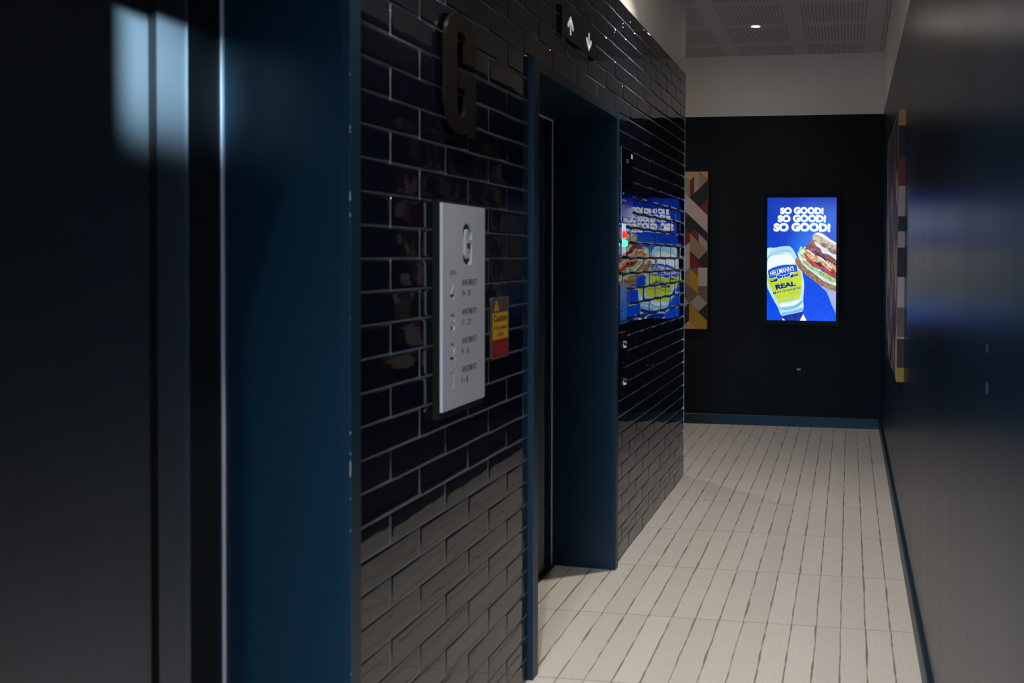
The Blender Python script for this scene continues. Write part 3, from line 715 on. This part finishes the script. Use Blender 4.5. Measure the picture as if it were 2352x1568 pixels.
def screen():
    x0, x1, z0, z1 = .393, .9945, .939, 2.0125; YF = 1.87
    t = empty('display_screen', ((x0 + x1) / 2, FAR, z0)); tag(t, 'tall lit advertising screen with mayonnaise bottle and sandwich on the far wall', 'screen')
    hs = MB(); b_ = .028
    hs.box(x0 - b_, x1 + b_, YF + .004, FAR, z0 - b_ - .012, z1 + b_, 'black', .003)
    hs.build('housing', t)
    bz = MB(); e = .0
    for a in ((x0 - b_, x0, z0 - b_ - .012, z1 + b_), (x1, x1 + b_, z0 - b_ - .012, z1 + b_), (x0, x1, z0 - b_ - .012, z0), (x0, x1, z1, z1 + b_)): bz.box(a[0], a[1], YF - .004, YF + .006, a[2], a[3], 'black', .0015)
    bz.build('bezel', t)
    pl = Plane((x0, YF, z0), (1, 0, 0), (0, 0, 1)); W, H = x1 - x0, z1 - z0
    S = MB()
    # picture units: the photograph of the picture is 780 x 1383, x from 108, y down from 66
    def cv(x, y): return ((x - 108) / 780 * W, H - (y - 66) / 1383 * H)
    def clipx(p):
        for lim, sg, ax in ((108, 1, 0), (888, -1, 0), (66, 1, 1), (1449, -1, 1)):
            out = []
            for i in range(len(p)):
                a, b = p[i], p[(i + 1) % len(p)]; ia, ib = (a[ax] - lim) * sg >= 0, (b[ax] - lim) * sg >= 0
                if ia: out.append(a)
                if ia != ib:
                    f = (lim - a[ax]) / (b[ax] - a[ax]); out.append((a[0] + f * (b[0] - a[0]), a[1] + f * (b[1] - a[1])))
            p = out
        return p
    lay = [0]
    def D(mn, *pts, sm=True):
        lay[0] += 1; p = list(pts); p = smooth(p) if sm else p
        p = [cv(*q) for q in clipx(p)]; p = p if area2(p) > 0 else p[::-1]
        poly(S, pl, p, 'p_' + mn, .0002 + lay[0] * .00003)
    def T(s, mn, a, b, hgt, bold, bow=0.0, shear=0, sp=1.0, grow=0.0, dx=0, dy=0):
        """text whose base runs a -> b in picture units, cap height hgt, bowed upwards in the middle"""
        lay[0] += 1
        vs, fs, (ax, bx, ay, by) = text2d(s, 1.0, bold, shear, 1.0, sp); out = []
        A, B = Vector(a), Vector(b); d = (B - A); n = Vector((d.y, -d.x)).normalized()
        for x, y in vs:
            u = (x - ax) / (bx - ax); v = (y - ay) / (by - ay)
            q = A + d * u + n * (v * (hgt + grow * (u - .5)) + bow * (1 - (2 * u - 1) ** 2) * (.3 + .7 * v)); out.append(pl.at(*cv(q.x + dx, q.y + dy), .0002 + lay[0] * .00003))
        S.add(out, fs, 'p_' + mn)
    D('bg', (108, 66), (888, 66), (888, 1449), (108, 1449), sm=False)
    for s_, a, b, h_ in (('SO GOOD!', (253, 251), (741, 253), 72), ('SO GOOD!', (225, 342), (770, 344), 78), ('SO GOOD!', (179, 446), (819, 450), 92)):
        T(s_, 'shadow', a, b, h_, .07, 9, dx=4, dy=7); T(s_, 'white', a, b, h_, .056, 9)
    # squeezy bottle
    D('bottle', (96, 664), (200, 630), (330, 610), (378, 622), (412, 665), (452, 745), (498, 870), (522, 970), (530, 1060), (522, 1200), (516, 1342), (400, 1372), (283, 1397), (232, 1300), (175, 1205), (128, 1110), (96, 1000))
    D('bottleshade', (110, 745), (160, 690), (250, 655), (350, 650), (395, 690), (340, 678), (240, 690), (160, 730), (112, 790)); D('hi', (130, 740), (230, 712), (340, 706), (400, 740), (430, 810), (300, 815), (150, 850), (112, 860))
    D('bottleshade', (250, 1300), (330, 1292), (430, 1275), (505, 1225), (515, 1245), (440, 1310), (330, 1335), (255, 1330)); D('bottleshade', (290, 1360), (400, 1340), (512, 1305), (514, 1338), (400, 1368), (292, 1390)); D('hi', (262, 1262), (360, 1256), (470, 1222), (440, 1268), (330, 1296), (258, 1296))
    D('bottleshade', (108, 1040), (120, 1080), (170, 1190), (225, 1285), (200, 1250), (140, 1140), (108, 1075))
    D('yellow', (108, 925), (130, 975), (300, 945), (462, 890), (490, 885), (503, 960), (505, 1050), (498, 1130), (476, 1204), (360, 1232), (246, 1252), (195, 1165), (140, 1060), (108, 985), sm=False)
    D('labelblue', (118, 890), (170, 858), (240, 835), (330, 822), (438, 820), (450, 860), (455, 898), (380, 905), (300, 938), (210, 962), (137, 980), (124, 930), sm=False)
    T("HELLMANN'S", 'white', (152, 952), (420, 888), 54, .006, 10)
    # ribbon and bow
    D('navy', (142, 996), (205, 986), (212, 1008), (150, 1020), sm=False); D('navy', (396, 934), (460, 918), (463, 941), (400, 956), sm=False)
    D('navy', (205, 985), (235, 965), (222, 1010), (196, 1014), sm=False); D('navy', (372, 950), (402, 925), (402, 960), (376, 968), sm=False)
    for bow in (((215, 945), (250, 938), (292, 950), (286, 968), (245, 984), (222, 975)), ((306, 945), (345, 918), (378, 912), (374, 940), (345, 960), (308, 966)), ((286, 944), (308, 940), (312, 968), (290, 972))):
        D('hi', *bow); cx_ = sum(q[0] for q in bow) / len(bow); cy_ = sum(q[1] for q in bow) / len(bow)
        D('labelblue', *[(cx_ + (a - cx_) * .84, cy_ + (b - cy_) * .8) for a, b in bow])
    D('hi', (152, 1002), (192, 996), (192, 999), (152, 1006), sm=False); D('hi', (410, 938), (450, 929), (450, 933), (410, 942), sm=False)
    T('REAL', 'navy', (212, 1105), (440, 1057), 56, .06, 0); T('MAYONNAISE', 'navy', (184, 1158), (494, 1088), 25, .02, 0, sp=1.15)
    for k in range(3): D('labelblue' if False else 'bottle', (222 + k * 8, 1206 + k * 10), (470 - k * 6, 1160 + k * 10), (470 - k * 6, 1161.5 + k * 10), (222 + k * 8, 1207.5 + k * 10), sm=False)
    # blue cap and its base
    D('cap', (283, 1399), (400, 1373), (520, 1345), (522, 1380), (485, 1449), (325, 1449), (300, 1420), sm=False); D('white', (287, 1425), (322, 1449), (290, 1449), sm=False); D('white', (522, 1374), (560, 1449), (484, 1449), sm=False)
    # forearm and hand holding the sandwich
    D('skin', (700, 1035), (800, 1075), (900, 1090), (900, 1380), (868, 1320), (835, 1255), (812, 1190), (775, 1115), (735, 1080))
    # sandwich, from the lower slice up
    D('lettuce', (455, 690), (468, 655), (492, 612), (512, 632), (540, 618), (562, 640), (560, 700), (600, 780), (700, 868), (800, 930), (900, 990), (900, 1060), (800, 1040), (680, 960), (560, 880), (490, 800), (470, 750))
    D('crust', (428, 778), (440, 748), (468, 742), (500, 795), (560, 862), (650, 925), (740, 995), (830, 1036), (900, 1058), (900, 1112), (800, 1088), (700, 1042), (610, 975), (520, 905), (455, 845))
    D('mayo', (468, 742), (480, 730), (540, 800), (640, 880), (760, 960), (900, 1030), (900, 1056), (820, 1030), (740, 992), (640, 915), (550, 850), (500, 795))
    D('leaf', (510, 765), (560, 800), (620, 840), (660, 880), (640, 890), (580, 850), (520, 800)); D('leaf', (660, 880), (740, 905), (800, 940), (870, 985), (840, 1000), (760, 965), (700, 930)); D('leaf', (770, 960), (830, 965), (884, 1005), (860, 1015), (800, 990))
    D('tomato', (530, 700), (548, 684), (575, 720), (620, 770), (690, 815), (742, 850), (720, 872), (650, 852), (590, 808), (545, 755)); D('tomato', (742, 852), (800, 866), (900, 930), (900, 985), (830, 950), (765, 905))
    D('bacon', (552, 612), (600, 552), (648, 545), (662, 590), (700, 628), (745, 690), (800, 712), (900, 775), (900, 960), (850, 930), (790, 850), (740, 850), (660, 780), (560, 690), (540, 650))
    D('dark', (640, 640), (720, 700), (800, 740), (900, 810), (900, 860), (800, 790), (720, 745), (660, 700)); D('dark', (620, 770), (700, 790), (730, 840), (690, 830))
    D('chicken', (536, 650), (572, 655), (620, 700), (680, 750), (700, 790), (650, 790), (590, 750), (550, 700)); D('chicken', (660, 715), (720, 750), (780, 800), (830, 860), (826, 892), (770, 850), (710, 790)); D('chicken', (780, 768), (840, 800), (900, 840), (900, 900), (850, 870), (800, 820))
    D('mayo', (560, 648), (600, 668), (650, 712), (640, 716), (590, 686)); D('mayo', (690, 722), (750, 760), (830, 840), (835, 862), (760, 792), (700, 745))
    D('bacon', (560, 600), (640, 640), (700, 655), (740, 700), (800, 715), (900, 790), (900, 815), (800, 765), (730, 725), (660, 670), (570, 632))
    D('mayo', (640, 565), (700, 590), (760, 610), (900, 700), (900, 770), (850, 735), (790, 700), (735, 690), (712, 640), (668, 612))
    D('bread', (618, 500), (645, 468), (690, 456), (745, 476), (820, 530), (900, 588), (900, 700), (850, 680), (800, 650), (740, 610), (690, 585), (640, 560), (622, 530))
    D('crust', (706, 588), (740, 574), (795, 594), (790, 622), (750, 626)); D('crust', (800, 630), (840, 636), (900, 672), (900, 710), (840, 692), (800, 660)); D('hi', (650, 472), (690, 462), (740, 482), (820, 536), (900, 592), (900, 606), (800, 550), (720, 505))
    o = S.build('screen_picture', t, None); tag(o, 'bright blue advertising picture')
screen()

# clean up helper properties, make sure nothing is left at an unwanted place
for o in list(bpy.data.objects):
    if '_o' in o: del o['_o']
